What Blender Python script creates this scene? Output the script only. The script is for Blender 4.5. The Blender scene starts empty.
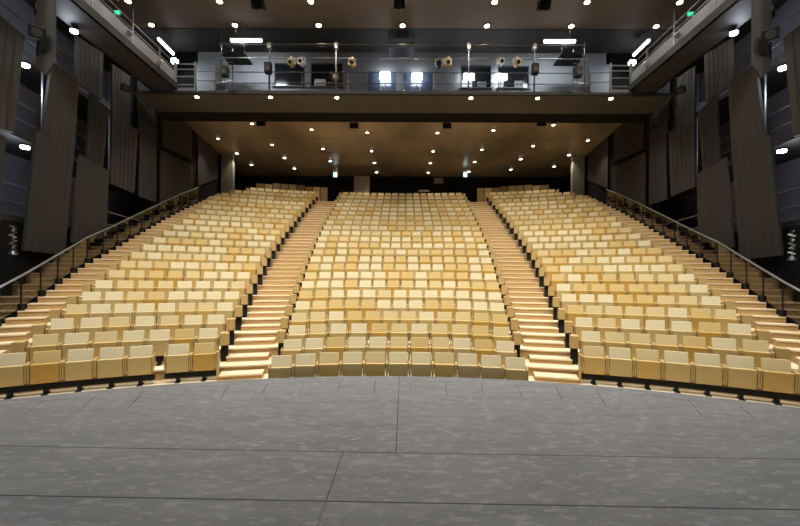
import bpy, bmesh, math, random
from mathutils import Vector, Matrix, Euler
random.seed(7)
F=383.0; H=2.08; CY=-4.5; CAMX=0.085; VX=402.0; VY=283.0
scn=bpy.context.scene; COL=scn.collection
R2=math.radians

# ---------------------------------------------------------------- materials
def mat(name, col, rough=.6, metal=0.0, col2=None, scale=(4,4,4), noise=1.0, emit=None, estr=0, detail=3, bump=0, coat=0, spec=None, tint=True):
    m=bpy.data.materials.new(name); m.use_nodes=True
    nt=m.node_tree; b=nt.nodes['Principled BSDF']
    b.inputs['Base Color'].default_value=(*col,1); b.inputs['Roughness'].default_value=rough
    b.inputs['Metallic'].default_value=metal
    if spec is not None: b.inputs['Specular IOR Level'].default_value=spec
    if coat: b.inputs['Coat Weight'].default_value=coat
    if emit:
        b.inputs['Emission Color'].default_value=(*emit,1); b.inputs['Emission Strength'].default_value=estr
    if col2 is None and not emit: col2=tuple(c*.86 for c in col)
    if col2:
        tc=nt.nodes.new('ShaderNodeTexCoord'); mp=nt.nodes.new('ShaderNodeMapping')
        mp.inputs['Scale'].default_value=scale
        nz=nt.nodes.new('ShaderNodeTexNoise'); nz.inputs['Scale'].default_value=noise; nz.inputs['Detail'].default_value=detail
        cr=nt.nodes.new('ShaderNodeValToRGB'); cr.color_ramp.elements[0].position=.32; cr.color_ramp.elements[1].position=.68
        cr.color_ramp.elements[0].color=(*col,1); cr.color_ramp.elements[1].color=(*col2,1)
        nt.links.new(tc.outputs['Object'],mp.inputs[0]); nt.links.new(mp.outputs[0],nz.inputs[0])
        nt.links.new(nz.outputs[0],cr.inputs[0]); nt.links.new(cr.outputs[0],b.inputs['Base Color'])
        if bump:
            bp=nt.nodes.new('ShaderNodeBump'); bp.inputs['Strength'].default_value=bump; bp.inputs['Distance'].default_value=.01
            nt.links.new(nz.outputs[0],bp.inputs['Height']); nt.links.new(bp.outputs[0],b.inputs['Normal'])
    return m
M={}
M['pale']=mat('pale_fabric',(.60,.52,.325),.85,col2=(.545,.465,.28),scale=(60,60,60),bump=.3)
M['tan']=mat('tan_fabric',(.555,.44,.225),.85,col2=(.50,.39,.19),scale=(60,60,60),bump=.3)
M['gold']=mat('gold_fabric',(.53,.385,.155),.85,col2=(.475,.34,.13),scale=(60,60,60),bump=.3)
M['pan_pale']=mat('pale_seat_veneer',(.50,.38,.165),.6,col2=(.46,.34,.14),scale=(3,3,30),noise=2)
M['pan_tan']=mat('tan_seat_veneer',(.52,.355,.115),.6,col2=(.47,.315,.095),scale=(3,3,30),noise=2)
M['pan_gold']=mat('gold_seat_veneer',(.49,.30,.062),.6,col2=(.44,.265,.052),scale=(3,3,30),noise=2)
M['riser']=mat('shaded_riser_wood',(.46,.30,.125),.55,col2=(.41,.26,.10),scale=(1.2,6,10),noise=1.5)  # the step wood again, shade of its upright faces put into the colour
M['soffit']=mat('bridge_soffit',(.050,.043,.038),.7,col2=(.038,.033,.030),scale=(.5,.5,.5))
M['wood']=mat('light_wood',(.54,.40,.19),.5,col2=(.48,.34,.15),scale=(1,8,20),noise=2)
M['seatwood']=mat('seat_wood',(.45,.31,.115),.6,col2=(.40,.27,.095),scale=(3,3,40),noise=2)
M['tread']=mat('lit_tread_wood',(.70,.575,.39),.55,col2=(.62,.49,.305),scale=(1.2,6,6),noise=1.5)  # same step wood, paler: light from above put into the colour
M['darkstair']=mat('dark_stair_wood',(.16,.125,.10),.6,col2=(.125,.098,.078),scale=(2,6,6),noise=1.5)
M['black']=mat('black_metal',(.007,.007,.008),.65,col2=(.005,.005,.006),spec=.25)
M['blackwall']=mat('black_wall',(.006,.0058,.006),.9,col2=(.009,.0085,.0085),scale=(2,2,.3),spec=.1)
M['panel']=mat('dark_slatted_board',(.013,.012,.0108),.8,col2=(.021,.019,.017),scale=(5,5,.25),noise=2.5,detail=6,bump=.1)
M['panel2']=mat('pale_slatted_board',(.026,.0225,.019),.75,col2=(.040,.035,.030),scale=(5,5,.25),noise=2.5,detail=6,bump=.1)
M['grey']=mat('grey_wall_paint',(.27,.28,.30),.6,col2=(.235,.245,.265),scale=(.5,.5,2))
M['fascia']=mat('grey_steel_fascia',(.22,.23,.25),.45,col2=(.16,.165,.18),scale=(1,1,3))
M['beam']=mat('dark_beam',(.022,.020,.019),.6,col2=(.016,.015,.014))
M['steel']=mat('galvanised_steel',(.42,.43,.45),.35,.8,col2=(.33,.34,.36))
M['rail']=mat('dark_rail',(.10,.10,.11),.35,.7,col2=(.08,.08,.09))
M['blue']=mat('bluish_grey_paint',(.16,.165,.21),.7,col2=(.12,.125,.165),scale=(.6,.6,.6))
M['ceil']=mat('brown_ceiling',(.12,.088,.064),.7,col2=(.095,.07,.052),scale=(.5,.5,.5))
M['ceilrear']=mat('bronze_ceiling',(.42,.325,.22),.33,.5,col2=(.17,.14,.11),scale=(.35,.12,.3),noise=1.1,detail=2)
M['ceildark']=mat('dark_ceiling',(.035,.033,.031),.8,col2=(.028,.026,.025))
M['glassdark']=mat('dark_window_glass',(.012,.014,.017),.12)
M['glassblue']=mat('blue_window_glass',(.06,.08,.12),.15)
M['yellow']=mat('lantern_yellow',(.5,.33,.1),.5)
M['white']=mat('white_metal',(.65,.65,.65),.5)
M['brownpanel']=mat('brown_wood_panel',(.20,.125,.045),.55,col2=(.15,.09,.032),scale=(1,1,6))
M['brownpanel2']=mat('golden_wood_panel',(.33,.215,.075),.55,col2=(.27,.175,.06),scale=(1,1,6))
M['pillar']=mat('grey_plaster',(.22,.20,.18),.6,col2=(.17,.155,.14))
M['warm']=mat('warm_lamp',(1,1,1),emit=(1,.80,.52),estr=28)
M['warms']=mat('warm_lamp_small',(1,1,1),emit=(1,.84,.62),estr=9)
M['cool']=mat('cool_lamp',(1,1,1),emit=(.88,.93,1),estr=22)
M['tube']=mat('tube_light',(1,1,1),emit=(.9,.96,1),estr=14)
M['green']=mat('green_sign',(.02,.4,.2),emit=(.05,.8,.4),estr=1.3)
M['exitb']=mat('pale_blue_sign',(.3,.6,.7),emit=(.45,.85,1),estr=2.2)
def glass(name,tint,transp):
    m=bpy.data.materials.new(name); m.use_nodes=True; nt=m.node_tree
    for n in list(nt.nodes): nt.nodes.remove(n)
    o=nt.nodes.new('ShaderNodeOutputMaterial'); mx=nt.nodes.new('ShaderNodeMixShader')
    t=nt.nodes.new('ShaderNodeBsdfTransparent'); t.inputs[0].default_value=(*tint,1)
    g=nt.nodes.new('ShaderNodeBsdfGlossy'); g.inputs['Roughness'].default_value=.01; g.inputs[0].default_value=(.9,.9,.9,1)
    lw=nt.nodes.new('ShaderNodeLayerWeight'); pw=nt.nodes.new('ShaderNodeMath'); pw.operation='POWER'; pw.inputs[1].default_value=3.5; fr=nt.nodes.new('ShaderNodeMath'); fr.operation='MULTIPLY_ADD'; fr.inputs[1].default_value=.8; fr.inputs[2].default_value=.05; nt.links.new(lw.outputs['Facing'],pw.inputs[0]); nt.links.new(pw.outputs[0],fr.inputs[0])
    nt.links.new(fr.outputs[0],mx.inputs[0]); nt.links.new(t.outputs[0],mx.inputs[1]); nt.links.new(g.outputs[0],mx.inputs[2])
    nt.links.new(mx.outputs[0],o.inputs[0]); return m
M['smoke']=glass('smoked_glass',(.80,.79,.78),.5)

# stage floor material: grey boards, scuffs, joints
def stage_mat():
    m=bpy.data.materials.new('stage_grey'); m.use_nodes=True; nt=m.node_tree; L=nt.links; N=nt.nodes
    b=N['Principled BSDF']; b.inputs['Roughness'].default_value=.62
    tc=N.new('ShaderNodeTexCoord')
    def noise(scale,det,sc,rough=.55,rot=0):
        mp=N.new('ShaderNodeMapping'); mp.inputs['Scale'].default_value=scale; mp.inputs['Rotation'].default_value=(0,0,rot)
        L.new(tc.outputs['Object'],mp.inputs[0])
        n=N.new('ShaderNodeTexNoise'); n.inputs['Scale'].default_value=sc; n.inputs['Detail'].default_value=det; n.inputs['Roughness'].default_value=rough
        L.new(mp.outputs[0],n.inputs[0]); return n.outputs[0]
    def ramp(s,p0,c0,p1,c1):
        r=N.new('ShaderNodeValToRGB'); r.color_ramp.elements[0].position=p0; r.color_ramp.elements[1].position=p1
        r.color_ramp.elements[0].color=(*c0,1); r.color_ramp.elements[1].color=(*c1,1); L.new(s,r.inputs[0]); return r.outputs[0]
    base=ramp(noise((.5,2.2,1),6,1.6),.3,(.098,.099,.102),.7,(.140,.141,.145))
    sc=ramp(noise((2.2,5,1),4,2.0,.6,.25),.54,(0,0,0),.70,(1,1,1))
    sc2=ramp(noise((1.1,3.0,1),3,3.6,.6,-.5),.57,(0,0,0),.66,(.8,.8,.8))
    mx=N.new('ShaderNodeMix'); mx.data_type='RGBA'; mx.inputs['B'].default_value=(.25,.255,.265,1)
    ad=N.new('ShaderNodeMath'); ad.operation='MAXIMUM'; L.new(sc,ad.inputs[0]); L.new(sc2,ad.inputs[1])
    ml=N.new('ShaderNodeMath'); ml.operation='MULTIPLY'; ml.inputs[1].default_value=.6; L.new(ad.outputs[0],ml.inputs[0])
    L.new(ml.outputs[0],mx.inputs['Factor']); L.new(base,mx.inputs['A']); L.new(mx.outputs['Result'],b.inputs['Base Color'])
    return m
M['stage']=stage_mat()
M['joint']=mat('floor_joint',(.03,.03,.03),.9)
M['joint2']=mat('faint_floor_joint',(.09,.088,.086),.9)

# ---------------------------------------------------------------- mesh helpers
class MB:
    def __init__(s): s.v=[]; s.f=[]; s.m=[]
    def add(s,v,f,mi=0):
        o=len(s.v); s.v+= [tuple(p) for p in v]; s.f+=[tuple(i+o for i in q) for q in f]; s.m+=[mi]*len(f)
    def box(s,x0,y0,z0,x1,y1,z1,mi=0,T=None):
        v=[Vector((x,y,z)) for z in (z0,z1) for (x,y) in ((x0,y0),(x1,y0),(x1,y1),(x0,y1))]
        if T is not None: v=[T@p for p in v]
        s.add(v,[(3,2,1,0),(4,5,6,7),(0,1,5,4),(1,2,6,5),(2,3,7,6),(3,0,4,7)],mi)
    def bbox(s,x0,y0,z0,x1,y1,z1,b=.01,mi=0,T=None,seg=2):
        bm=bmesh.new(); bmesh.ops.create_cube(bm,size=1)
        for v in bm.verts: v.co=Vector(((x0+x1)/2+v.co.x*(x1-x0),(y0+y1)/2+v.co.y*(y1-y0),(z0+z1)/2+v.co.z*(z1-z0)))
        bmesh.ops.bevel(bm,geom=bm.edges[:],offset=b,segments=seg,affect='EDGES',profile=.5)
        bm.verts.index_update()
        v=[v.co.copy() for v in bm.verts]
        if T is not None: v=[T@p for p in v]
        s.add(v,[[q.index for q in f.verts] for f in bm.faces],mi); bm.free()
    def prism(s,pts,off,mi=0):      # polygon pts (Vectors) extruded by vector off
        n=len(pts); off=Vector(off); pts=[Vector(p) for p in pts]
        v=pts+[p+off for p in pts]
        s.add(v,[tuple(range(n))[::-1],tuple(range(n,2*n))]+[(i,(i+1)%n,(i+1)%n+n,i+n) for i in range(n)],mi)
    def tube(s,p0,p1,r,n=8,mi=0,r1=None):
        p0=Vector(p0);p1=Vector(p1); r1=r if r1 is None else r1
        d=(p1-p0).normalized(); a=d.orthogonal().normalized(); b=d.cross(a)
        v=[p0+(a*math.cos(t)+b*math.sin(t))*r for t in [2*math.pi*i/n for i in range(n)]]+[p1+(a*math.cos(t)+b*math.sin(t))*r1 for t in [2*math.pi*i/n for i in range(n)]]
        s.add(v,[tuple(range(n))[::-1],tuple(range(n,2*n))]+[(i,(i+1)%n,(i+1)%n+n,i+n) for i in range(n)],mi)
    def path(s,pts,r,n=8,mi=0):
        for a,b in zip(pts[:-1],pts[1:]): s.tube(a,b,r,n,mi)
    def build(s,name,mt,parent=None,loc=(0,0,0),rz=0):
        me=bpy.data.meshes.new(name); me.from_pydata(s.v,[],s.f)
        for q in (mt if isinstance(mt,(list,tuple)) else [mt]): me.materials.append(M[q] if isinstance(q,str) else q)
        me.polygons.foreach_set('material_index',s.m)
        bm=bmesh.new(); bm.from_mesh(me); bmesh.ops.recalc_face_normals(bm,faces=bm.faces[:]); bm.to_mesh(me); bm.free()
        me.update()
        o=bpy.data.objects.new(name,me); COL.objects.link(o); o.location=loc; o.rotation_euler=(0,0,rz)
        if parent: o.parent=parent
        return o
def tag(o,label=None,cat=None,group=None,kind=None):
    if label: o['label']=label
    if cat: o['category']=cat
    if group: o['group']=group
    if kind: o['kind']=kind
    return o
def empty(name,loc,rz=0):
    o=bpy.data.objects.new(name,None); o.empty_display_size=.2; COL.objects.link(o); o.location=loc; o.rotation_euler=(0,0,rz); return o
def copy_tree(o,parent=None,root=True):
    c=o.copy(); COL.objects.link(c)
    if parent: c.parent=parent
    for ch in o.children: copy_tree(ch,c,False)
    return c
def struct(mb,name,mt): return tag(mb.build(name,mt),kind='structure')
CROT=Matrix.Rotation(R2(.38),4,'Z')@Euler((R2(90),0,0)).to_matrix().to_4x4()@Matrix.Rotation(R2(.42),4,'Z')
def ray(x,y):
    v=CROT.to_3x3()@Vector(((x-400)/F,(VY-y)/F,-1)); return v.x/v.y,v.z/v.y
def P(x,y,d):                                  # point seen at photo position (x, y) at distance d down the hall
    a,b=ray(x,y); return Vector((a*d+CAMX,d,b*d+H))


# ---------------------------------------------------------------- seating geometry
def R(k): return 13.5+.95*(k-1)
def dz(t):
    u=max(0,min(1,(abs(t)-R2(5))/R2(9))); return -.07*u*u*(3-2*u)
def ztop(k):
    y=57.1+5588/(18.95+k-1); return (VY-y)*(9+.95*(k-1))/F
def fl(k):                                    # floor height of tier k (stage = 0)
    return ztop(k)-.86+H
NR=23
def corr(k): return 0
HW={i+1:v for i,v in enumerate([2.92,2.95,3.11,3.30,3.43,3.59,3.73,3.86,3.99,4.11,4.21,4.30,4.40,4.46,4.51,4.55,4.59,4.61,4.62,4.62,4.63,4.64,4.65])}
XIN={2:4.36,3:4.50,4:4.74,5:4.94,6:5.14,7:5.33,8:5.51,9:5.68,10:5.84,11:5.98,12:6.07,13:6.14,14:6.22,15:6.28,16:6.33,17:6.38,18:6.41,19:6.42,20:6.42,21:6.42,22:6.41,23:6.40}
XOUT={2:8.3,3:8.46,4:8.87,5:9.24,6:9.58,7:9.93,8:10.22,9:10.48,10:10.76,11:10.97,12:11.17,13:11.33,14:11.48,15:11.59,16:11.80,17:11.95,18:12.1,19:12.25,20:12.4,21:12.38,22:12.0,23:11.4}
XG=[(1,8.6),(3,9.28),(5,9.96),(6,10.30),(7,10.62),(8,10.95),(9,11.27),(10,11.57),(11,11.86),(12.5,12.12),(14,12.38),(15,12.54),(16,12.68),(17.5,12.88),(19,13.0),(21,13.05),(24,13.05)]
def lerp(tab,k):
    for (a,va),(b,vb) in zip(tab[:-1],tab[1:]):
        if k<=b: return va+(vb-va)*(k-a)/(b-a)
    return tab[-1][1]
def xg(k): return lerp(XG,k)+corr(k)
def th(X,r): return math.asin(max(-1,min(1,X/r)))
def pt(r,t,z): return Vector((r*math.sin(t),CY+r*math.cos(t),z))
def ptz(r,t,z): return pt(r,t,z+dz(t))
def arcstep(mb,r0,r1,t0,t1,z0,z1,mi_top=0,mi_side=1,n=None):
    n=n or max(2,int(abs(t1-t0)/R2(1.6)))
    ts=[t0+(t1-t0)*i/n for i in range(n+1)]
    v=[];
    for t in ts: v+=[ptz(r0,t,z0),ptz(r1,t,z0),ptz(r1,t,z1),ptz(r0,t,z1)]
    o=len(mb.v); mb.v+=[tuple(p) for p in v]
    def q(a,b,c,d,mi): mb.f.append((a+o,b+o,c+o,d+o)); mb.m.append(mi)
    for i in range(n):
        a=4*i;b=a+4
        q(a+3,a+2,b+2,b+3,mi_top); q(a,a+3,b+3,b,mi_side); q(a+1,b+1,b+2,a+2,mi_side); q(a,b,b+1,a+1,mi_side)
    q(0,1,2,3,mi_side); e=4*n; q(e+3,e+2,e+1,e,mi_side)

RE=13.05
def front(k): return R(k)-.75
# tiers (light wood)
tb=MB()
# lowest pit under the centre front row
arcstep(tb,RE+.02,front(2),-R2(11.3),R2(11.3),fl(1)-.3,fl(1))
for s in (-1,1):
    a,b=sorted((s*R2(11.3),s*th(xg(2)+.0,front(2))))
    arcstep(tb,RE+.02,front(3),a,b,fl(1)-.3,fl(2))
arcstep(tb,front(2),front(3),-R2(11.3),R2(11.3),fl(1)-.3,fl(2))
for k in range(3,NR+1):
    r0=front(k); r1=front(k+1)+.02 if k<NR else R(k)+1.0
    t=th(xg(k),r0)
    arcstep(tb,r0,r1,-t,t,fl(k)-.55,fl(k))
    # rounded nosing in the lit tread colour
    arcstep(tb,r0-.03,r0,-t,t,fl(k)-.035,fl(k),0,0)
arcstep(tb,R(NR)+1.0,R(NR)+5.2,-R2(21.4),R2(21.4),fl(NR)-.5,fl(NR)+.0)
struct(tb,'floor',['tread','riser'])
# half steps in the aisles
for s,side in ((-1,'left'),(1,'right')):
    st=MB()
    for k in range(3,NR+1):
        r1=front(k)-.03; r0=r1-.46; z=(fl(k)+fl(k-1))/2
        a=th(HW[k]+corr(k)+.30,r1); b=th(XIN[k]+corr(k)-.12,r1)
        lo,hi=sorted((s*a,s*b)); arcstep(st,r0,r1,lo,hi,fl(k-1),z,n=3)
        arcstep(st,r0-.025,r0,lo,hi,z-.035,z,0,0,3)
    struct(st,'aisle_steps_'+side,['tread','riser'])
    so=MB()
    for k in range(4,NR+1):
        r1=front(k)-.03; r0=r1-.46; z=(fl(k)+fl(k-1))/2
        a=th(XOUT[k]+corr(k)+.12,r1); b=th(xg(k-.5),r0)
        if b-a<R2(.6): continue
        lo,hi=sorted((s*a,s*b)); arcstep(so,r0,r1,lo,hi,fl(k-1),z,n=2); arcstep(so,r0-.025,r0,lo,hi,z-.035,z,0,0,2)
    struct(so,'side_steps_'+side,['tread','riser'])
    lf=MB(); lf.box(min(s*6,s*17),-6,-1.6,max(s*6,s*17),36,-1.5); struct(lf,'floor_lower_'+side,'blackwall')

# ---------------------------------------------------------------- stage
sb=MB(); n=60
ring=[pt(RE,R2(-60+120*i/n),0) for i in range(n+1)]
poly=[Vector((-14.2,-6,0))]+[p for p in ring if abs(p.x)<14.2 and p.y>-5.9]+[Vector((14.2,-6,0))]
sb.prism([Vector((p.x,p.y,-1.2)) for p in poly],(0,0,1.2))
# joints between the floor boards, as thin strips sunk in the top face
def strip(x0,y0,x1,y1,w,mi):
    a=Vector((x0,y0,0)); b=Vector((x1,y1,0)); d=(b-a).normalized(); q=Vector((-d.y,d.x,0))*w/2
    z=.0015
    sb.prism([a-q,b-q,b+q,a+q],(0,0,z),mi)
strip(-13,4.90,CAMX-.02,4.69,.013,1); strip(CAMX-.02,4.69,13,4.52,.010,1)
strip(-13,3.79,13,3.47,.015,1)
strip(.03,8.5,.02,4.70,.012,1)
strip(-.63,4.72,-.63,3.65,.010,1); strip(-.63,3.65,-.63,1,.009,2)
strip(-13,2.6,13,2.4,.012,1)
strip(-5.2,1,-5.2,3.7,.01,2)
for i in range(-14,15):
    t=R2(3.35*i+1.2); L_=[.75,1.0,.6,.9][i%4]
    a=pt(RE-.42,t,0); b=pt(RE-.42-L_,t,0); strip(a.x,a.y,b.x,b.y,.011,1 if i%3 else 2)
for i in range(-36,36):
    if (i//4)%2: continue
    a=pt(RE-.42,R2(i*1.3),0); b=pt(RE-.42,R2((i+1)*1.3),0); strip(a.x,a.y,b.x,b.y,.008,2)
tag(sb.build('stage_floor',['stage','joint','joint2']),kind='structure')

# ---------------------------------------------------------------- seats (origin on the floor under the back top; front = -Y local)
PIT=.55
def tilt(a,y,z): return Matrix.Translation((0,y,z))@Matrix.Rotation(a,4,'X')@Matrix.Translation((0,-y,-z))
def g_back(mb,lo=False,mi=0):
    T=tilt(R2(-14),-.02,.86)
    if lo: mb.box(-.219,-.05,.52,.219,0,.865,mi,T)
    else: mb.bbox(-.219,-.05,.52,.219,0,.865,.012,mi,T)
def g_pan(mb,lo=False,mi=0):
    T=tilt(R2(7),-.22,.64)
    if lo: mb.box(-.226,-.265,.235,.226,-.195,.645,mi,T)
    else: mb.bbox(-.226,-.265,.235,.226,-.195,.645,.016,mi,T)
def g_arm(mb,s,lo=False,mi=0):
    x0=s*.252-.0135; x1=s*.252+.0135
    prof=[(-.24,.27),(-.262,.63),(-.255,.645),(-.23,.655),(-.03,.665),(.0,.64),(.02,.45),(-.15,.36),(-.21,.27)]
    if lo: prof=[(-.25,.27),(-.275,.66),(0,.66),(.02,.45),(-.21,.30)]
    mb.prism([Vector((x0,y,z)) for y,z in prof],(x1-x0,0,0),mi)
def g_frame(mb,mi=0):
    mb.box(-.27,-.17,.10,.27,-.05,.20,mi); mb.box(-.03,-.20,.0,.03,-.03,.12,mi)
    mb.box(-.05,-.27,0,.05,0,.02,mi)
    mb.box(-.2,-.06,.15,.2,-.03,.55,mi)
def g_endbox(mb,s,mi=0):
    x=s*.40
    mb.bbox(x-.10,-.34,.44,x+.10,.02,.76,.012,mi) 
def g_endleg(mb,s,mi=0):
    x=s*.40
    mb.box(x-.085,-.20,.0,x+.085,-.02,.44,mi)
def mesh_of(fn,mt,name):
    mb=MB(); fn(mb); o=mb.build(name,mt); me=o.data; bpy.data.objects.remove(o); return me
ME={}
for c in ('pale','tan','gold'):
    ME['back',c]=mesh_of(g_back,c,'backrest'); ME['pan',c]=mesh_of(g_pan,'pan_'+c,'seat_pan')
for s in (-1,1):
    ME['arm',s]=mesh_of(lambda m:g_arm(m,s),'seatwood','armrest')
    ME['ebox',s]=mesh_of(lambda m:g_endbox(m,s),'seatwood','end_panel')
    ME['side',s]=mesh_of(lambda m:m.bbox(s*.30-.018,-.28,0,s*.30+.018,.02,.68,.008),'seatwood','side_panel')
    ME['eleg',s]=mesh_of(lambda m:g_endleg(m,s),'black','leg')
ME['frame']=mesh_of(g_frame,'black','seat_frame')
def part(name,me,parent):
    o=bpy.data.objects.new(name,me); COL.objects.link(o); o.parent=parent; return o
ORD='front second third fourth fifth sixth seventh eighth ninth tenth eleventh twelfth thirteenth'.split()
NUM='first second third fourth fifth sixth seventh eighth ninth tenth eleventh twelfth thirteenth fourteenth fifteenth sixteenth seventeenth eighteenth nineteenth twentieth'.split()
seats=[]
for k in range(1,NR+1):
    r=R(k); hw=HW[k]+corr(k); t=th(hw,r); n=max(1,int(round(2*t*r/PIT+.05)))
    st=2*t/n
    for i in range(n):
        seats.append(dict(k=k,t=-t+st*(i+.5),blk='centre',i=i,n=n,e=(-1 if i==0 else 1 if i==n-1 else 0) if k>2 else 0))
    if k>1:
        a=th(XIN[k]+corr(k)+(.25 if k>2 else .03),r); b=th(XOUT[k]+corr(k)-(.22 if k>2 else 0),r)
        n=int(round((b-a)*r/PIT)); st=(b-a)/n
        for s in (-1,1):
            for i in range(n):
                e=0
                if k>2: e=-s if i==0 else (s if i==n-1 else 0)
                seats.append(dict(k=k,t=s*(a+st*(i+.5)+(.20/r if k==2 and s<0 and i>1 else 0)),blk='left' if s<0 else 'right',i=i,n=n,e=e))
vis=[]
for q in seats:
    p=ptz(R(q['k']),q['t'],fl(q['k'])); q['p']=p
    q['px']=VX+F*(p.x-CAMX)/p.y
    q['c']=random.choices(('pale','tan','gold'),(.46,.32,.22))[0]
    q['in']=-14<q['px']<814
vis=sorted([q for q in seats if q['in']],key=lambda q:q['p'].y)
near=vis[:300]; ids=set(id(q) for q in near)
shade={'pale':'pale beige','tan':'light tan','gold':'golden tan'}
for q in near:
    o=empty('theatre_seat',q['p'],-q['t'])
    if q['blk']=='centre':
        j=q['i']; left=j<q['n']/2; nn=j if left else q['n']-1-j
        if q['n']%2 and j==q['n']//2: pos='in its very middle'
        else: pos=('at the left aisle' if left else 'at the right aisle') if nn==0 else '%s seat from the %s aisle'%(NUM[nn],'left' if left else 'right')
        rw=ORD[q['k']-1]
    else:
        nn=q['i']; pos='beside the lit inner aisle' if nn==0 else '%s seat from the inner aisle'%NUM[nn]; rw=ORD[q['k']-2]
    lab='%s folding seat, %s row of %s block, %s'%(shade[q['c']],rw,q['blk'],pos)
    tag(o,lab,'seat',group='folding theatre seats in the front rows')
    part('backrest',ME['back',q['c']],o); part('seat_pan',ME['pan',q['c']],o)
    part('armrest',ME['arm',-1],o); part('armrest',ME['arm',1],o); part('seat_frame',ME['frame'],o)
    if q['k']==2 and ((q['blk']=='left' and q['i']==0) or (q['blk']=='right' and q['i']==0)): part('side_panel',ME['side',1 if q['blk']=='left' else -1],o)
    if q['e']:
        eb=part('end_panel',ME['ebox',q['e']],o); part('leg',ME['eleg',q['e']],eb)
sm=MB(); cid={'pale':0,'tan':1,'gold':2}
for q in seats:
    if id(q) in ids or (not q['in'] and not (-120<q['px']<920)): continue
    mb=MB(); c=cid[q['c']]
    g_back(mb,True,c); g_pan(mb,True,c+5); g_arm(mb,-1,True,3); g_arm(mb,1,True,3); mb.box(-.26,-.17,.1,.26,-.03,.22,4)
    if q['e']: g_endbox(mb,q['e'],3); g_endleg(mb,q['e'],4)
    T=Matrix.Translation(q['p'])@Matrix.Rotation(-q['t'],4,'Z')
    o=len(sm.v); sm.v+=[tuple(T@Vector(p)) for p in mb.v]; sm.f+=[tuple(i+o for i in f) for f in mb.f]; sm.m+=mb.m
so=sm.build('rear_theatre_seats',['pale','tan','gold','seatwood','black','pan_pale','pan_tan','pan_gold'])
tag(so,'rows of beige and gold folding seats rising behind the front rows to the back wall','seats',kind='stuff')

# panelled wooden screens behind the rear side rows
for s,side in ((-1,'left'),(1,'right')):
    o=empty('wooden_screen',pt(R(NR)+.85,s*R2(14),fl(NR)),0)
    base=o.location
    x0,x1=(5.9,11.1)
    nn=9
    for i in range(nn):
        mb=MB(); ra=R(NR)+.85
        a=th(x0+(x1-x0)*i/nn,ra)+.0004; b=th(x0+(x1-x0)*(i+1)/nn,ra)-.0012; lo,hi=sorted((s*a,s*b))
        arcstep(mb,ra-.06,ra,lo,hi,0,1.42+(.10 if i in(3,4,5,6) else 0),0,0,1)
        mb.v=[(v[0]-base.x,v[1]-base.y,v[2]) for v in mb.v]
        mb.build('panel',['brownpanel','brownpanel2'][(i*7)%3%2],o)
    tag(o,'dark and golden wooden panel screen behind the last row, %s rear corner'%side,'screen')

# ---------------------------------------------------------------- balustrades
for s,side in ((-1,'left'),(1,'right')):
    def bp(k,dh=0):
        kk=int(k); z=fl(kk)+(fl(kk+1)-fl(kk))*(k-kk)
        r=front(k)+.12; t=th(xg(k)+.03,r)*s
        return ptz(r,t,z+dh)
    o=empty('glass_balustrade',bp(4)); L0=o.location.copy()
    mb=MB(); ks=[3+.5*i for i in range(0,37)]
    pts=[bp(k,.98)-L0 for k in ks]; mb.path(pts,.028,8)
    tag(mb.build('handrail','steel',o),'slim pale metal handrail')
    for k in range(3,21):
        p=bp(k)-L0
        pm=MB(); pm.box(p.x-.015,p.y-.015,p.z,p.x+.015,p.y+.015,p.z+.97); post=pm.build('post','black',o)
        fm=MB(); fm.box(p.x-.06,p.y-.06,p.z,p.x+.06,p.y+.06,p.z+.2); fm.build('foot','black',post)
        q=bp(k+1)-L0; d=(q-p)
        gm=MB(); a=p+d*.04; b=p+d*.96
        w=Vector((.012*s,0,0))
        gm.prism([a+Vector((0,0,.10)),b+Vector((0,0,.10)),b+Vector((0,0,.92)),a+Vector((0,0,.92))],w)
        gm.build('glass_pane','smoke',o)
    tag(o,'smoked glass stair balustrade with slim handrail along the %s side stair'%side,'railing')

# ---------------------------------------------------------------- side walls
WA,WB=10.6,.12
def xw(d): return WA+WB*d
def dw(x,off=0,y=150): return (WA+off+CAMX)/(-ray(x,y)[0]-WB)
LV=[2.04+H,4.75+H,7.5+H,10.7+H]
LW=LV
ZB=9.9+H; ZC=12.35+H
def wl(s,d,off,z): return Vector((s*(xw(d)+off),d,z))
def slab(mb,s,d0,d1,o0,o1,z0,z1,mi=0):
    mb.prism([wl(s,d0,o0,z0),wl(s,d1,o0,z0),wl(s,d1,o1,z0),wl(s,d0,o1,z0)],(0,0,z1-z0),mi)
PAN=[ # px quads TL TR BR BL (left wall)
 ('big',(-30,-10),(25,36),(14,133),(-34,118),0,'panel2'),
 ('low',(-30,122),(6,137),(1,222),(-34,215),.1,'panel'),
 ('up2',(52,61),(79.5,80),(75,144),(43,133),0,'panel2'),
 ('p3',(37,131),(75,144),(65,255),(24,250),-.12,'panel'),
 ('p4',(76.5,36),(103.5,53),(101.5,100),(76,82),.14,'panel2'),
 ('p5',(91,94),(109,109),(103,168),(87,157),.02,'panel'),
 ('p6',(80.5,154),(109,171),(106.5,238),(72,243),-.12,'panel'),
 ('p7',(112.5,64),(130,76),(129,132),(113,124),.06,'panel2'),
 ('p8',(112.5,119),(138,130),(134.5,193.5),(111,183.5),-.08,'panel'),
 ('p9',(140,118),(157,128),(156,202),(139.5,196.5),-.1,'panel'),
 ('p10',(161,150),(194,166),(193,189),(161,204),-.1,'panel'),
 ('p11',(132,80),(158,96),(157,126),(138,117),.1,'panel'),
 ('p12',(162,100),(192,118),(192,160),(163,146),.05,'panel'),
 ('p13',(198,124),(218,137),(218,178),(198,186),.0,'panel'),
]
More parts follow.
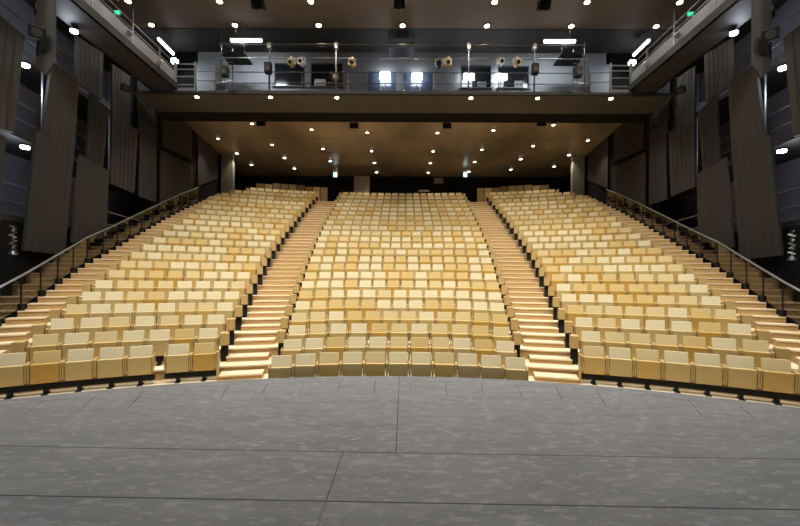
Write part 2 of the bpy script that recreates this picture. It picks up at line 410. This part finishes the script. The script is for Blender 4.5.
PD={'big':'cut off by the frame edge, beside the square column board','low':'narrow sliver at the frame edge below the big board',
 'up2':'upper board just behind the column board','p3':'largest low board, its foot near the handrail','p4':'lit board tucked under the side gallery',
 'p5':'slim board above the second low board','p6':'second low board, reaching down to the handrail','p7':'slim board carrying a small speaker',
 'p8':'long board with slanted foot, third low board from the stage','p9':'narrow long board, fourth low board from the stage','p10':'broad low board beside the top of the handrail',
 'p11':'small dark board high above the long slim one','p12':'dark high board near the end of the side gallery','p13':'rearmost dark board beside the rear seats'}
for s,side in ((-1,'left'),(1,'right')):
    # wall base, back wall, gallery floors
    wb=MB(); slab(wb,s,2,36,.12,.32,-1.5,LV[0]-.18)
    slab(wb,s,19.5,36,.12,.32,LV[0],ZB)
    struct(wb,'wall_%s'%side,'blackwall')
    bw=MB(); slab(bw,s,2,36.5,1.9,2.1,-1.5,ZC); struct(bw,'wall_%s_rear'%side,'blue')
    for i,z in enumerate(LV):
        g=MB(); slab(g,s,4,19.5,.18,1.9,z-.18,z); struct(g,'trim_%d'%(i+1 if s<0 else i+5),'beam')
    for i,z in enumerate(LV[:3]):
        rr=empty('gallery_railing',wl(s,12,.3,z))
        L0=rr.location
        for h in (.45,1.0):
            m=MB(); m.tube(wl(s,5,.3,z+h)-L0,wl(s,19.4,.3,z+h)-L0,.022); m.build('rail','steel' if i<2 else 'rail',rr)
        for d in (6,8.4,10.8,13.05,15.6,18.2):
            m=MB(); m.box(-.03,-.03,0,.03,.03,1.0); m.build('post','rail',rr,loc=wl(s,d,.3,z)-L0)
        tag(rr,'metal railing of the %s gallery behind the %s wall boards'%(['lowest','middle','upper'][i],side),'railing')
    # bright upright conduits
    for xx,y0,y1,nm in ((42.5,70,132,'beside the column board'),(109.5,72,170,'beside the slim boards')):
        d=dw(xx,.22); z1=P(xx,y0,d).z; z0=P(xx,y1,d).z
        m=MB(); m.tube((0,0,0),(0,0,z1-z0),.035); 
        tag(m.build('pipe','steel',loc=(s*(xw(d)+.24),d,z0)),'pale vertical steel pipe %s on the %s wall'%(nm,side),'pipe')
    for nm,tl,tr,br,bl,off,mt in PAN:
        pts=[]
        for (bx,by),(tx,ty) in ((bl,tl),(br,tr)):
            d=dw(bx,off,by); X=xw(d)+off
            pb=Vector((s*X,d,P(bx,by,d).z)); pt_=P(tx,ty,d)
            Xt=max(X-.95,min(X+.05,-pt_.x))
            pts.append((pb,Vector((s*Xt,d,pt_.z))))
        q=[pts[0][0],pts[1][0],pts[1][1],pts[0][1]]
        org=q[0].copy(); m=MB(); m.prism([p-org for p in q],(s*.09,0,0))
        # slat grooves as thin standing ribs
        for j in range(1,6):
            f_=j/6; a=q[0].lerp(q[1],f_)-org; b=q[3].lerp(q[2],f_)-org
            w=(q[1]-q[0]).normalized()*.012
            m.prism([a-w,a+w,b+w,b-w],(-s*.012,0,0))
        tag(m.build('wall_board',mt,loc=org),'%s dark wooden acoustic board, %s'%(side+'-wall',PD[nm]),'wall board',group='tilted boards on the side walls')
    # square column board with loudspeaker
    d=11.55; X=10.75
    za=P(45,66,d).z; X=-P(45.5,40,d).x
    m=MB(); m.prism([Vector((-.28,0,za-.05)),Vector((.0,0,za-.28)),Vector((.26,0,za+.12)),Vector((.26,0,ZC-.02)),Vector((-.28,0,ZC-.02))],(0,.07,0))
    m.v=[(v[0]*(1 if s<0 else -1),v[1],v[2]) for v in m.v]
    tag(m.build('hanging_board','panel2',loc=(s*X,d,0)),'narrow pale wooden board hanging in front of the %s wall like a column'%side,'wall board')
    def speaker(loc,rz,sz,label,tiltx=.35):
        e=empty('loudspeaker',loc,rz)
        m=MB(); m.bbox(-sz/2,-sz*.55,-sz*.7,sz/2,sz*.3,sz*.2,.02*sz/.3,0,Matrix.Rotation(tiltx,4,'X')); b=m.build('cabinet','black',e)
        m=MB(); m.tube((0,-sz*.56,-sz*.25),(0,-sz*.58,-sz*.25),sz*.32,16,0); m.v=[tuple(Matrix.Rotation(tiltx,4,'X')@Vector(v)) for v in m.v]; m.build('cone','beam',e)
        m=MB(); m.box(-sz*.1,-.02,-sz*.1,sz*.1,sz*.85,sz*.02); m.tube((0,sz*.1,-.02),(0,sz*.1,sz*.55),sz*.05); m.build('bracket','black',e)
        return tag(e,label,'speaker')
    speaker((s*(X-.04),d-.30,P(45,36,d).z),s*-.7,.38,'black box loudspeaker on the pale column board, %s wall'%side)
    d2=dw(119.5,-.1); speaker((s*(xw(d2)-.35),d2,P(119,86,d2).z),s*-.8,.34,'small dark loudspeaker high on the slim board, %s wall'%side)
    # cool lamps on the wall
    for (xx,yy,off,lab) in ((25,65,.1,'upper cool-white lamp between the big board and the column board'),(25,147,.1,'lower cool-white lamp under the middle gallery floor'),(74,31,-.4,'cool-white lamp under the edge of the side gallery')):
        dd=dw(xx,off,yy); X_=xw(dd)+off; z=P(xx,yy,dd).z
        if z>9.15+H: dd=9.02/ray(xx,yy)[1]; z=9.02+H; X_=-P(xx,yy,dd).x
        e=empty('wall_lamp',(s*X_,dd,z))
        m=MB(); m.tube((0,0,.02),(0,0,.08),.13,16); m.build('housing','black',e)
        m=MB(); m.tube((0,0,-.05),(0,0,.02),.11,16,0,.12); m.build('lens','cool',e)
        tag(e,'%s, %s wall'%(lab,side),'lamp')
        L=bpy.data.lights.new('wall_lamp_light','POINT'); L.energy=34; L.color=(.80,.86,1); L.shadow_soft_size=.12
        lo=bpy.data.objects.new('wall_lamp_light',L); COL.objects.link(lo); lo.location=(s*(X_+.25),dd,z-.25); 
    # round grey lantern high behind the boards
    dd=dw(31,.6); e=empty('stage_lantern',(s*(xw(dd)+.3),dd,(VY-11)*dd/F+H),s*-.9)
    m=MB(); m.tube((0,-.16,0),(0,.3,.0),.2,18,0,.14); m.build('body','black',e)
    m=MB(); m.tube((0,-.175,0),(0,-.162,0),.16,18); m.build('lens','blue',e)
    m=MB(); m.tube((-.21,0,0),(-.21,0,.35),.015); m.tube((.21,0,0),(.21,0,.35),.015); m.tube((-.21,0,.35),(.21,0,.35),.015); m.build('yoke','black',e)
    tag(e,'round unlit stage lantern above the big board, %s wall'%side,'lantern')
    # hanging cluster of shackles and cable near the low beam
    d3=dw(13,-.15,250); e=empty('rigging_cluster',(s*(xw(d3)-.15),d3,P(13,254,d3).z))
    m=MB(); zt=P(13,226,d3).z-e.location.z; m.tube((0,0,0),(0,0,zt),.018); m.build('cable','steel',e)
    for j in range(9):
        m=MB(); a=j*2.1; hz=.06+zt*j/9.5; m.tube((-.07*math.cos(a),-.07*math.sin(a),hz),(.09*math.cos(a),.09*math.sin(a),hz+.07),.028); m.build('clamp','steel' if j%2 else 'rail',e)
    m=MB(); m.tube((0,0,-.02),(0,0,.1),.12,14,0,.06); m.build('pulley','rail',e)
    tag(e,'hanging cable with metal clamps below the lowest gallery, %s wall'%side,'rigging')

# ---------------------------------------------------------------- ceilings and rear shell
cb=MB(); cb.box(-15.8,-6,ZC,15.8,18.6,ZC+.25); 
struct(cb,'ceiling','ceil')
c2=MB(); c2.box(-17,18.6,ZC-.02,17,24,ZC+.25); struct(c2,'ceiling_bridge','ceildark')
# rear bronze ceiling built from wide bands with shadow gaps
cr=MB()
edges=[23.4,26.3,29.2,32.2,37.2]
for i,(a,b) in enumerate(zip(edges[:-1],edges[1:])):
    xa,xb=xw(a)+.1,xw(b)+.1
    dz=.0
    cr.prism([Vector((-xa,a+.02,ZB+dz)),Vector((xa,a+.02,ZB+dz)),Vector((xb,b-.02,ZB+dz)),Vector((-xb,b-.02,ZB+dz))],(0,0,.12))
struct(cr,'ceiling_rear','ceilrear')
bl=MB(); bl.box(-15,23.15,ZB-.02,15,23.4,ZC+.1); bl.box(-16,23.4,ZB+.12,16,37,ZB+.2); struct(bl,'trim_9','blackwall')
bk=MB(); bk.box(-16,35.6,fl(NR)-1,16,35.8,ZB+.1); struct(bk,'wall_back','blackwall')
for s in (-1,1):
    w=MB(); xa,xb=sorted((s*14.7,s*12.9)); w.box(s*13.75-.7 if s<0 else 13.05,29.3,fl(18),s*13.05 if s<0 else 13.75,29.6,ZB) if False else w.box(min(s*13.95,s*13.05),29.4,fl(16),max(s*13.95,s*13.05),29.75,ZB)
    struct(w,'wall_pier_%s'%('left' if s<0 else 'right'),'pillar')
    # tall light-locks beside the top rows
    w=MB(); w.box(min(s*17,s*13.95),29.7,fl(10),max(s*17,s*13.95),29.9,ZB); struct(w,'wall_return_%s'%('left' if s<0 else 'right'),'blackwall')
# soft grey door recess boxes at the back
for (x0,x1,y0,y1,lab) in ((354,369,176,197,'left of centre'),):
    d=33; a=P(x0,y0,d); b=P(x1,y1,d)
    m=MB(); m.bbox(a.x,d,fl(NR),b.x,d+.8,a.z,.03); tag(m.build('lighting_desk_cabin','pillar'),'grey boxy cabin standing behind the last centre row','cabin')
d=35.56; a=P(434,178,d); m=MB(); m.box(0,0,0,.85,.04,.5); 
tag(m.build('notice_board','pillar',loc=(a.x,d,a.z-.5)),'small pale board hanging on the dark back wall','board')
a=P(419,187.3,34.3); m=MB(); m.bbox(0,0,0,1.0,.35,.12,.03); 
tag(m.build('wall_shelf','white',loc=(a.x,35.2,a.z-.12)),'white shelf edge on the dark back wall','shelf')

# side upper galleries (inner edge X=10.8) and their railings
for s,side in ((-1,'left'),(1,'right')):
    g=MB(); g.box(min(s*10.8,s*12.0),3,9.2+H,max(s*10.8,s*12.0),18.3,9.38+H); g.box(min(s*10.78,s*10.9),3,9.2+H,max(s*10.78,s*10.9),18.3,9.5+H)
    struct(g,'trim_%d'%(10 if s<0 else 11),'beam')
    e=empty('gallery_railing',(s*10.83,18.2,9.38+H))
    m=MB(); m.box(-.012,-13,.12,.012,.0,.62); tag(m.build('kick_plate','fascia',e),'pale grey sheet-metal kick plate')
    for h in (.72,1.0):
        m=MB(); m.tube((0,-13,h),(0,0,h),.022); m.build('rail','steel',e)
    for y in (-11.4,-9.1,-7.0,-4.9,-2.9,-1.2,-.05):
        m=MB(); m.box(-.03,y-.03,0,.03,y+.03,1.05 if y not in (-2.9,-4.9) else 1.55); m.build('post','steel',e)
    tag(e,'steel railing with grey kick plate along the %s side gallery'%side,'railing')
    # fluorescent tubes
    for (y0,L_,X_,lab) in ((18.4,1.25,11.8,'bright tube lamp'),):
        e=empty('tube_lamp',(s*X_,y0,11.7+H))
        m=MB(); m.box(-.07,0,.05,.07,L_,.11); m.build('housing','white',e)
        m=MB(); m.tube((0,.03,.0),(0,L_-.03,.0),.055,10); m.build('tube','tube',e)
        m=MB(); 
        for hy in (.2,L_-.2): m=MB(); m.tube((0,hy,.1),(0,hy,.64),.01); m.build('hanger','rail',e)
        tag(e,'glowing fluorescent tube above the end of the %s side gallery'%side,'lamp')
    a=Vector((s*11.9,19.9,11.5+H)); e=empty('bulkhead_lamp',a); m=MB(); m.bbox(-.14,-.1,-.1,.14,.1,.1,.04); m.build('lens','cool',e)
    m=MB(); m.box(-.16,.1,-.12,.16,.14,.12); m.build('housing','white',e); m=MB(); m.tube((0,.12,.1),(0,.12,ZC-a.z),.012); m.build('hanger','rail',e); tag(e,'small bright bulkhead lamp next to the %s gallery tube'%side,'lamp')
    L=bpy.data.lights.new('gallery_light','AREA'); L.energy=60; L.size=.15; L.shape='RECTANGLE'; L.size_y=1.3; L.color=(.85,.93,1)
    lo=bpy.data.objects.new('gallery_light',L); COL.objects.link(lo); lo.location=(s*11.8,19.0,11.6+H)
    # small hooded lamps fixed to the railing
    for j,(yy) in enumerate((15.1,17.0)):
        e=empty('rail_lamp',(s*10.7,yy,9.38+H+.42)); m=MB(); m.tube((0,0,0),(0,-.16,-.10),.07,12,0,.10); m.build('shade','white' if j else 'steel',e)
        m=MB(); m.tube((0,0,0),(s*.1,0,.05),.02); m.build('bracket','rail',e); 
        tag(e,'small hooded lamp on the %s gallery railing, %s the bridge'%(side,'nearest' if j else 'further from'),'lamp')
    # green emergency sign
    e=empty('exit_sign',(s*11.9,15.9,11.2+H)); m=MB(); m.box(-.13,0,-.09,.13,.05,.09); m.build('housing','white',e)
    m=MB(); m.box(-.12,-.01,-.08,.12,0,.08); m.build('sign_face','green',e); m=MB(); m.tube((0,.025,.09),(0,.025,1.1),.012); m.build('hanger','rail',e)
    tag(e,'small green lit emergency sign above the %s side gallery'%side,'sign')

# ---------------------------------------------------------------- control bridge
BF,BBK,ZF=18.3,20.5,9.10+H
b=MB(); b.box(-12.9,BF,ZF-.14,12.9,20.2,ZF); struct(b,'bridge_floor','soffit')
b=MB(); b.box(-12.9,BF-.05,ZF-.10,12.9,BF,ZF+.02); struct(b,'trim_12','beam')
b=MB(); b.box(-13.1,20.2,ZF-.16,13.1,21.3,ZF-.02); struct(b,'booth_floor','blackwall')
# booth front wall made of panels around the openings (x px intervals)
def bx(x): return P(x,78,BBK).x
def bz(y): return P(400,y,BBK).z
OPEN=[(274.5,304.5,64,87),(311,342.5,64,87),(367,397,72,93),(402,434,72,93),(461,491,66,88),(498,529,66,88)]
w=MB(); xs=[bx(196)]+[v for o_ in OPEN for v in (bx(o_[0]),bx(o_[1]))]+[bx(606)]
zt=bz(51)
for i in range(0,len(xs),2): w.box(xs[i],BBK,ZF-.05,xs[i+1],BBK+.12,zt)
for (x0,x1,y0,y1) in OPEN:
    w.box(bx(x0),BBK,bz(y0),bx(x1),BBK+.12,zt)
    if y1<92: w.box(bx(x0),BBK,ZF-.05,bx(x1),BBK+.12,bz(y1))
struct(w,'wall_booth','grey')
w=MB(); w.box(-13.3,21.2,ZF-.05,13.3,21.3,ZC); struct(w,'wall_booth_rear','blackwall')
for i,(x0,x1,y0,y1) in enumerate(OPEN):
    gl=MB(); gl.box(bx(x0),BBK+.05,max(bz(y1),ZF-.04),bx(x1),BBK+.07,bz(y0)); g=struct(gl,'window_%d'%(i+1),'glassblue' if i in(2,3) else 'glassdark')
    fr=MB(); za=max(bz(y1),ZF-.04)
    for (a_,b_,c_,d_) in ((bx(x0),za,bx(x0)+.05,bz(y0)),(bx(x1)-.05,za,bx(x1),bz(y0)),(bx(x0),bz(y0)-.05,bx(x1),bz(y0)),(bx(x0),za,bx(x1),za+.05)):
        fr.box(a_,BBK-.03,b_,c_,BBK+.04,d_)
    if i in (2,3): xm=bx(x0+13.5 if i==2 else x0+18); fr.box(xm-.03,BBK-.02,za,xm+.03,BBK+.04,bz(y0))
    f_=fr.build('window_frame','grey' if i in(2,3) else 'beam',g)
    if i not in (2,3):
        sl=MB(); sl.box(bx(x0)-.08,BBK-.12,bz(y1)-.04,bx(x1)+.08,BBK+.02,bz(y1)); sl.build('window_sill','fascia',g)
# grey recess plates either side of the bridge
for s in (-1,1):
    w=MB(); xa=10.9; w.box(min(s*9.9,s*11.0),BBK-.3,ZF-.02,max(s*9.9,s*11.0),BBK-.2,bz(67)); struct(w,'wall_recess_%s'%('left' if s<0 else 'right'),'grey')
    w=MB(); w.box(min(s*11.0,s*14),BBK,ZF-.05,max(s*11.0,s*14),BBK+.12,zt+.3); struct(w,'wall_bridge_end_%s'%('left' if s<0 else 'right'),'blackwall')
# interior work lamps of the booth seen through the glass
for x,y in ((385,75.5),(417,75.8),(469,76.5),(501.5,76.5)):
    p=P(x,y,20.2); e=empty('work_lamp',(p.x,20.22,p.z)); m=MB(); m.bbox(-.28,-.06,-.18,.28,.06,.18,.03); m.build('lens','cool',e)
    m=MB(); m.tube((0,.04,.0),(0,.04,ZF-p.z),.018); m.tube((-.2,.04,ZF-p.z+.01),(.2,.04,ZF-p.z+.01),.02); m.build('stand','steel',e)
    tag(e,'bright white square work lamp on a stand, %s'%{385:'left half of the glazed booth doors',417:'right half of the glazed booth doors',469:'before the window right of the doors',501.5:'before the rightmost booth window'}[x],'lamp')
for x,y,w_,h_,mt,lab in ((320,84.5,.6,.35,'white','white papers box in the second booth window from the left'),(397,88.5,.25,.3,'white','small white box at the foot of the glazed doors'),(482,83,.45,.3,'grey','grey monitor in the window right of the doors'),(519,82,.45,.35,'grey','grey equipment case in the rightmost booth window')):
    p=P(x,y,20.4); m=MB(); m.bbox(-w_/2,-.045,0,w_/2,.045,h_,.015); tag(m.build('equipment_box',mt,loc=(p.x,20.42,ZF if x==397 else bz(88 if x>460 else 87))),lab,'box')
# bridge railing
e=empty('bridge_railing',(0,BF+.03,ZF))
def hz(y): return P(400,y,BF).z-ZF
xl,xr=(213-VX)*BF/F,(592-VX)*BF/F
for y,r_,mt in ((83.3,.022,'rail'),(72.3,.022,'rail')):
    m=MB(); m.tube((xl,0,hz(y)),(xr,0,hz(y)),r_); m.build('rail',mt,e)
for x in (224.5,301.5,348,401.5,434.5,454.5,501,577.5):
    X=P(x,75,BF).x; m=MB(); m.tube((X,0,.06),(X,0,hz(72)),.018); m.build('post','rail',e)
m=MB(); m.box(xl,-.02,.0,xr,.0,.08); m.build('toe_board','beam',e)
tag(e,'slim two-bar steel railing along the front of the control bridge','railing')
# tall lighting frame: posts and pipes
e=empty('lantern_scaffold',(0,BF+.12,ZF))
for y,r_,mt in ((57,.025,'steel'),(43,.03,'steel'),(45.5,.02,'rail')):
    m=MB(); m.tube((xl+.2,0,hz(y)),(xr-.2,0,hz(y)),r_); m.build('pipe',mt,e)
for x in (268.5,335.5,469,535):
    X=P(x,75,BF).x; m=MB(); m.box(X-.03,-.03,.06,X+.03,.03,hz(40)); m.build('upright','rail',e)
    m=MB(); m.bbox(X-.1,-.1,hz(48),X+.1,.1,hz(42),.02); m.build('coupler','steel',e)
tag(e,'steel pipe frame of tall uprights carrying lanterns above the bridge','pipe frame')
# end towers with diagonals and three-bar gates
for s,side in ((-1,'left'),(1,'right')):
    X=8.75; e=empty('end_tower',(s*X,BF+.15,ZF))
    for dx,dy in ((0,0),(.32,.5)):
        m=MB(); m.tube((s*dx*-1,dy,0),(s*dx*-1,dy,2.5),.03); m.build('upright','rail',e)
    m=MB()
    for j in range(5): m.tube((0,0,.1+j*.45),(-s*.32,.5,.45+j*.45),.015)
    m.build('brace','steel',e); tag(e,'slender braced steel tower at the %s end of the bridge'%side,'tower')
    e=empty('gate_railing',(s*9.95,BF+.05,ZF))
    for h in (.35,.75,1.1,1.35):
        m=MB(); m.tube((0,0,h),(s*.95,0,h),.03); m.build('rail','steel',e)
    for dx in (0,.95):
        m=MB(); m.box(s*dx-.04,-.04,0,s*dx+.04,.04,1.45); m.build('post','steel',e)
    m=MB(); m.box(min(0,s*.95),-.03,0,max(0,s*.95),-.01,.2); m.build('toe_board','fascia',e)
    tag(e,'short four-bar steel gate where the bridge meets the %s gallery'%side,'railing')
    e=empty('bridge_end_railing',(s*8.95,BF+.03,ZF))
    for h in (.55,1.0):
        m=MB(); m.tube((0,0,h),(s*.95,0,h),.018); m.build('rail','rail',e)
    m=MB(); m.box(-.02,-.02,0,.02,.02,1.05); m.build('post','rail',e)
    tag(e,'short thin railing beside the %s end tower'%side,'railing')
    # tube lamp over the bridge end
    a=P(227,41,18.5); XA=8.35; e=empty('tube_lamp',(s*(XA-.78),18.5,11.68+H))
    m=MB(); m.box(-.78,-.06,.05,.78,.06,.11); m.build('housing','white',e)
    m=MB(); m.tube((-.74,0,0),(.74,0,0),.055,10); m.build('tube','tube',e)
    m=MB(); 
    for hx in (-.5,.5): m=MB(); m.tube((hx,0,.1),(hx,0,.66),.01); m.build('hanger','rail',e)
    tag(e,'long glowing fluorescent tube above the %s end of the bridge'%side,'lamp')
    L=bpy.data.lights.new('tube_light','AREA'); L.shape='RECTANGLE'; L.size=1.4; L.size_y=.15; L.energy=75; L.color=(.85,.93,1)
    lo=bpy.data.objects.new('tube_light',L); COL.objects.link(lo); lo.location=(s*(XA-.78),18.55,11.6+H); lo.rotation_euler=(R2(25),0,0)
    # dark tilted reflector board
    q=[P(221,52.5,18.45),P(244,52,18.45),P(252.5,65,19.5),P(229,65,19.5)]
    q=[Vector((-v.x if s>0 else v.x,v.y,v.z)) for v in q]; org=q[0].copy(); m=MB(); m.prism([v-org for v in q],(0,0,.05))
    m.tube(q[0]-org,Vector((0,0,ZC-.05-org.z)),.012); m.tube(q[1]-org,q[1]-org+Vector((0,0,ZC-.05-org.z)),.012)
    tag(m.build('reflector_board','beam',loc=org),'dark tilted board hanging below the %s bridge tube'%side,'board')
q=[P(389,43,18.62),P(414,43,18.62),P(414,57.5,19.75),P(389,57.5,19.75)]; a=q[0].copy(); m=MB(); m.prism([v-a for v in q],(0,0,.05))
for v in q[:2]: m.tube(v-a,Vector((v.x-a.x,v.y-a.y,ZC-.05-a.z)),.012)
tag(m.build('reflector_board','black',loc=a),'dark square board hanging in the middle above the bridge','board')

# lanterns and black loudspeakers on the bridge
def lantern(loc,mt,label,sc=1.0):
    e=empty('stage_lantern',loc)
    m=MB(); m.tube((0,-.22*sc,-.05),(0,.16*sc,.03),.125*sc,14,0,.10*sc); m.build('body',mt,e)
    m=MB(); m.tube((0,-.235*sc,-.053),(0,-.222*sc,-.05),.075*sc,14); m.build('lens','glassdark',e)
    m=MB(); m.box(-.16*sc,-.03,-.04,-.135*sc,.03,.26); m.box(.135*sc,-.03,-.04,.16*sc,.03,.26); m.box(-.16*sc,-.03,.24,.16*sc,.03,.27); m.build('yoke','white',e)
    m=MB(); m.bbox(-.04,-.05,.26,.04,.05,.36,.01); m.build('clamp','steel',e)
    tag(e,label,'lantern')
for x,y,mt,lab in ((291,63,'yellow','yellow lantern, leftmost on the bridge pipe'),(301,62,'white','white lantern right beside the leftmost yellow one'),(352,63,'yellow','yellow lantern on the pipe left of the glazed doors'),(439,64,'black','black lantern on the pipe above the right glazed door'),(448,63,'yellow','yellow lantern on the pipe just right of the black one'),(501,62,'white','white ring-shaped lantern above the rightmost window'),(517.5,63,'yellow','yellow lantern, rightmost on the bridge pipe')):
    p=P(x,y,18.3); lantern((p.x,18.38,p.z),mt,lab,1.15)
for x,y,lab in ((269,69.5,'on the first upright from the left'),(226,73,'at the left end tower'),(534,70.5,'on the rightmost frame upright'),(577,73.5,'at the right end tower')):
    p=P(x,y,18.15); e=empty('loudspeaker',(p.x,18.05,p.z)); m=MB(); m.bbox(-.16,-.15,-.24,.16,.12,.24,.02); m.build('cabinet','black',e)
    m=MB(); m.tube((0,-.155,-.06),(0,-.165,-.06),.10,14); m.build('cone','beam',e); m=MB(); m.box(-.03,.1,-.04,.03,.36,.04); m.build('bracket','rail',e)
    tag(e,'black loudspeaker box %s of the bridge'%lab,'speaker')
# black lanterns hung from the front ceiling and the lip of the rear ceiling
for x,y,lab in ((258,4,'left'),(399.5,4,'middle'),(544,5,'right')):
    d=ZC-H; d=16.3; p=P(x,y,d); e=empty('stage_lantern',(p.x,d,p.z)); m=MB(); m.bbox(-.24,-.2,-.2,.24,.2,.16,.03,0,Matrix.Rotation(.5,4,'X')); m.build('body','black',e)
    m=MB(); m.tube((0,-.1,-.14),(0,-.2,-.22),.13,14); m.build('lens','glassdark',e); m=MB(); m.tube((0,0,.1),(0,0,ZC-p.z),.02); m.build('hanger','rail',e)
    tag(e,'black box lantern hanging from the front ceiling, %s one of three'%lab,'lantern')
for x,y,lab in ((261,122.5,'leftmost'),(354,125,'second from left'),(447,125,'second from right'),(542,122.5,'rightmost')):
    p=P(x,y,22.7); e=empty('small_speaker',(p.x,22.75,p.z)); m=MB(); m.bbox(-.25,-.14,-.18,.25,.12,.14,.02,0,Matrix.Rotation(.3,4,'X')); m.build('cabinet','black',e)
    m=MB(); m.box(-.05,.05,.0,.05,.40,.12); m.build('bracket','black',e)
    tag(e,'small black speaker on the lip of the rear ceiling, %s of four'%lab,'speaker')

# ---------------------------------------------------------------- downlights
def downlight(loc,mt,r,label,grp):
    e=empty('downlight',loc); m=MB(); m.tube((0,0,.0),(0,0,-.05),r*1.5,18,0,r*1.35); m.build('ring','beam',e)
    m=MB(); m.tube((0,0,-.03),(0,0,-.07),r,18); m.build('lens',mt,e); tag(e,label,'lamp',grp); return e
def spot(loc,target,power,ang,col,blend=.6,size=.12,name='spot_light'):
    L=bpy.data.lights.new(name,'SPOT'); L.energy=power; L.spot_size=R2(ang); L.spot_blend=blend; L.color=col; L.shadow_soft_size=size
    o=bpy.data.objects.new(name,L); COL.objects.link(o); o.location=loc
    o.rotation_euler=(Vector(target)-Vector(loc)).to_track_quat('-Z','Y').to_euler(); return o
WARM=(1,.89,.72); WHITE=(1,.965,.90)
nm7=['leftmost','second from left','third from left','middle','third from right','second from right','rightmost']
for d,row in ((18.3,'rear row beside the bridge'),(16.75,'nearer row at the top edge')):
    for i in range(7):
        X=(i-3)*4.02+.0
        downlight((X,d,ZC),'warm',.11,'warm round downlight in the front ceiling, %s, %s'%(row,nm7[i]),'downlights of the front ceiling')
for i in range(7):
    X=(i-3)*3.2
    spot((X,16.7,ZC-.15),(X*.95,18.6,2),380,115,WARM)
for X,lab in ((-9.9,'leftmost'),(-6.35,'second from left'),(-3.15,'third from left'),(3.3,'third from right'),(6.5,'second from right'),(10.0,'rightmost')):
    downlight((X,BF+.12,ZF-.14),'warm',.09,'warm round downlight under the front edge of the bridge, %s of six'%lab,'downlights of the bridge')
    spot((X,BF-.05,ZF-.35),(X,BF+2.5,3),480,120,WARM)
rn=['front arc','second arc','third arc','last arc']
for j,rr in enumerate((31.4,34.9,37.7,40.4)):
    xs=[2.3,5.85,9.35,12.7]
    if j==0: xs=xs[:3]
    for s in (-1,1):
        for i,X in enumerate(xs):
            y=-6.2+math.sqrt(rr*rr-X*X)
            downlight((s*X,y,ZB),'warms',.10 if j<2 else .12,'small warm downlight in the rear ceiling, %s, %s to the %s of centre'%(rn[j],NUM[i],'left' if s<0 else 'right'),'downlights of the rear ceiling')
            if j<3: spot((s*X,y,ZB-.1),(s*X*.98,y+.2,fl(20)),520 if j<1 else 430 if j<2 else 380,105,WARM,.8)
# pale exit signs before the back wall
for x,lab in ((335.3,'left'),(465.3,'right')):
    p=P(x,173.5,33); e=empty('exit_sign',(p.x,33,p.z)); m=MB(); m.box(-.2,0,-.34,.2,.08,.34); m.build('housing','white',e)
    m=MB(); m.box(-.15,-.012,-.28,.15,.0,.1); m.build('sign_face','exitb',e); m=MB(); m.tube((0,.04,.34),(0,.04,ZB-p.z),.015); m.build('hanger','rail',e)
    tag(e,'pale blue lit exit sign above the %s aisle at the back'%lab,'sign')

# ---------------------------------------------------------------- unseen spots added over the stalls and the stage for more light
for i in range(7):
    X=(i-3)*3.6
    spot((X,4.0,ZC-.6),(X*1.05,15,2.5),1750,82,WHITE,.8,.35,'fill_spot')  # added fill from the stage side for the seat fronts
for i in range(5):
    X=(i-2)*4.5
    spot((X,5.0,ZC-.6),(X,4.5,0),600,120,(1,.985,.96),.8,.3,'fill_spot')  # added overhead fill for the stage floor
for i in range(7):
    X=(i-3)*3.6
    spot((X,5.2,ZC-.6),(X*1.15,9.6,.6),1500,75,WHITE,.7,.3,'fill_spot')  # extra row added to brighten the front seats
for y,pw in ((13.6,620),(10.4,740)):
    for i in range(7):
        X=(i-3)*3.1
        spot((X,y,ZC-.2),(X*1.05,y+1.6,2.0),pw,100,WHITE,.85,.2)

w=bpy.data.worlds.new('World'); scn.world=w; w.use_nodes=True
w.node_tree.nodes['Background'].inputs[0].default_value=(.5,.5,.55,1); w.node_tree.nodes['Background'].inputs[1].default_value=.02

# ---------------------------------------------------------------- camera
cam=bpy.data.cameras.new('camera'); cam.sensor_width=36; cam.lens=F/800*36; cam.shift_y=20/800; cam.clip_end=200; cam.clip_start=.05
co=bpy.data.objects.new('camera',cam); COL.objects.link(co)
co.matrix_world=Matrix.Translation((CAMX,0,H))@CROT
scn.camera=co
scn.view_settings.view_transform='Standard'; scn.view_settings.look='None'; scn.view_settings.gamma=1; scn.view_settings.exposure=0.0
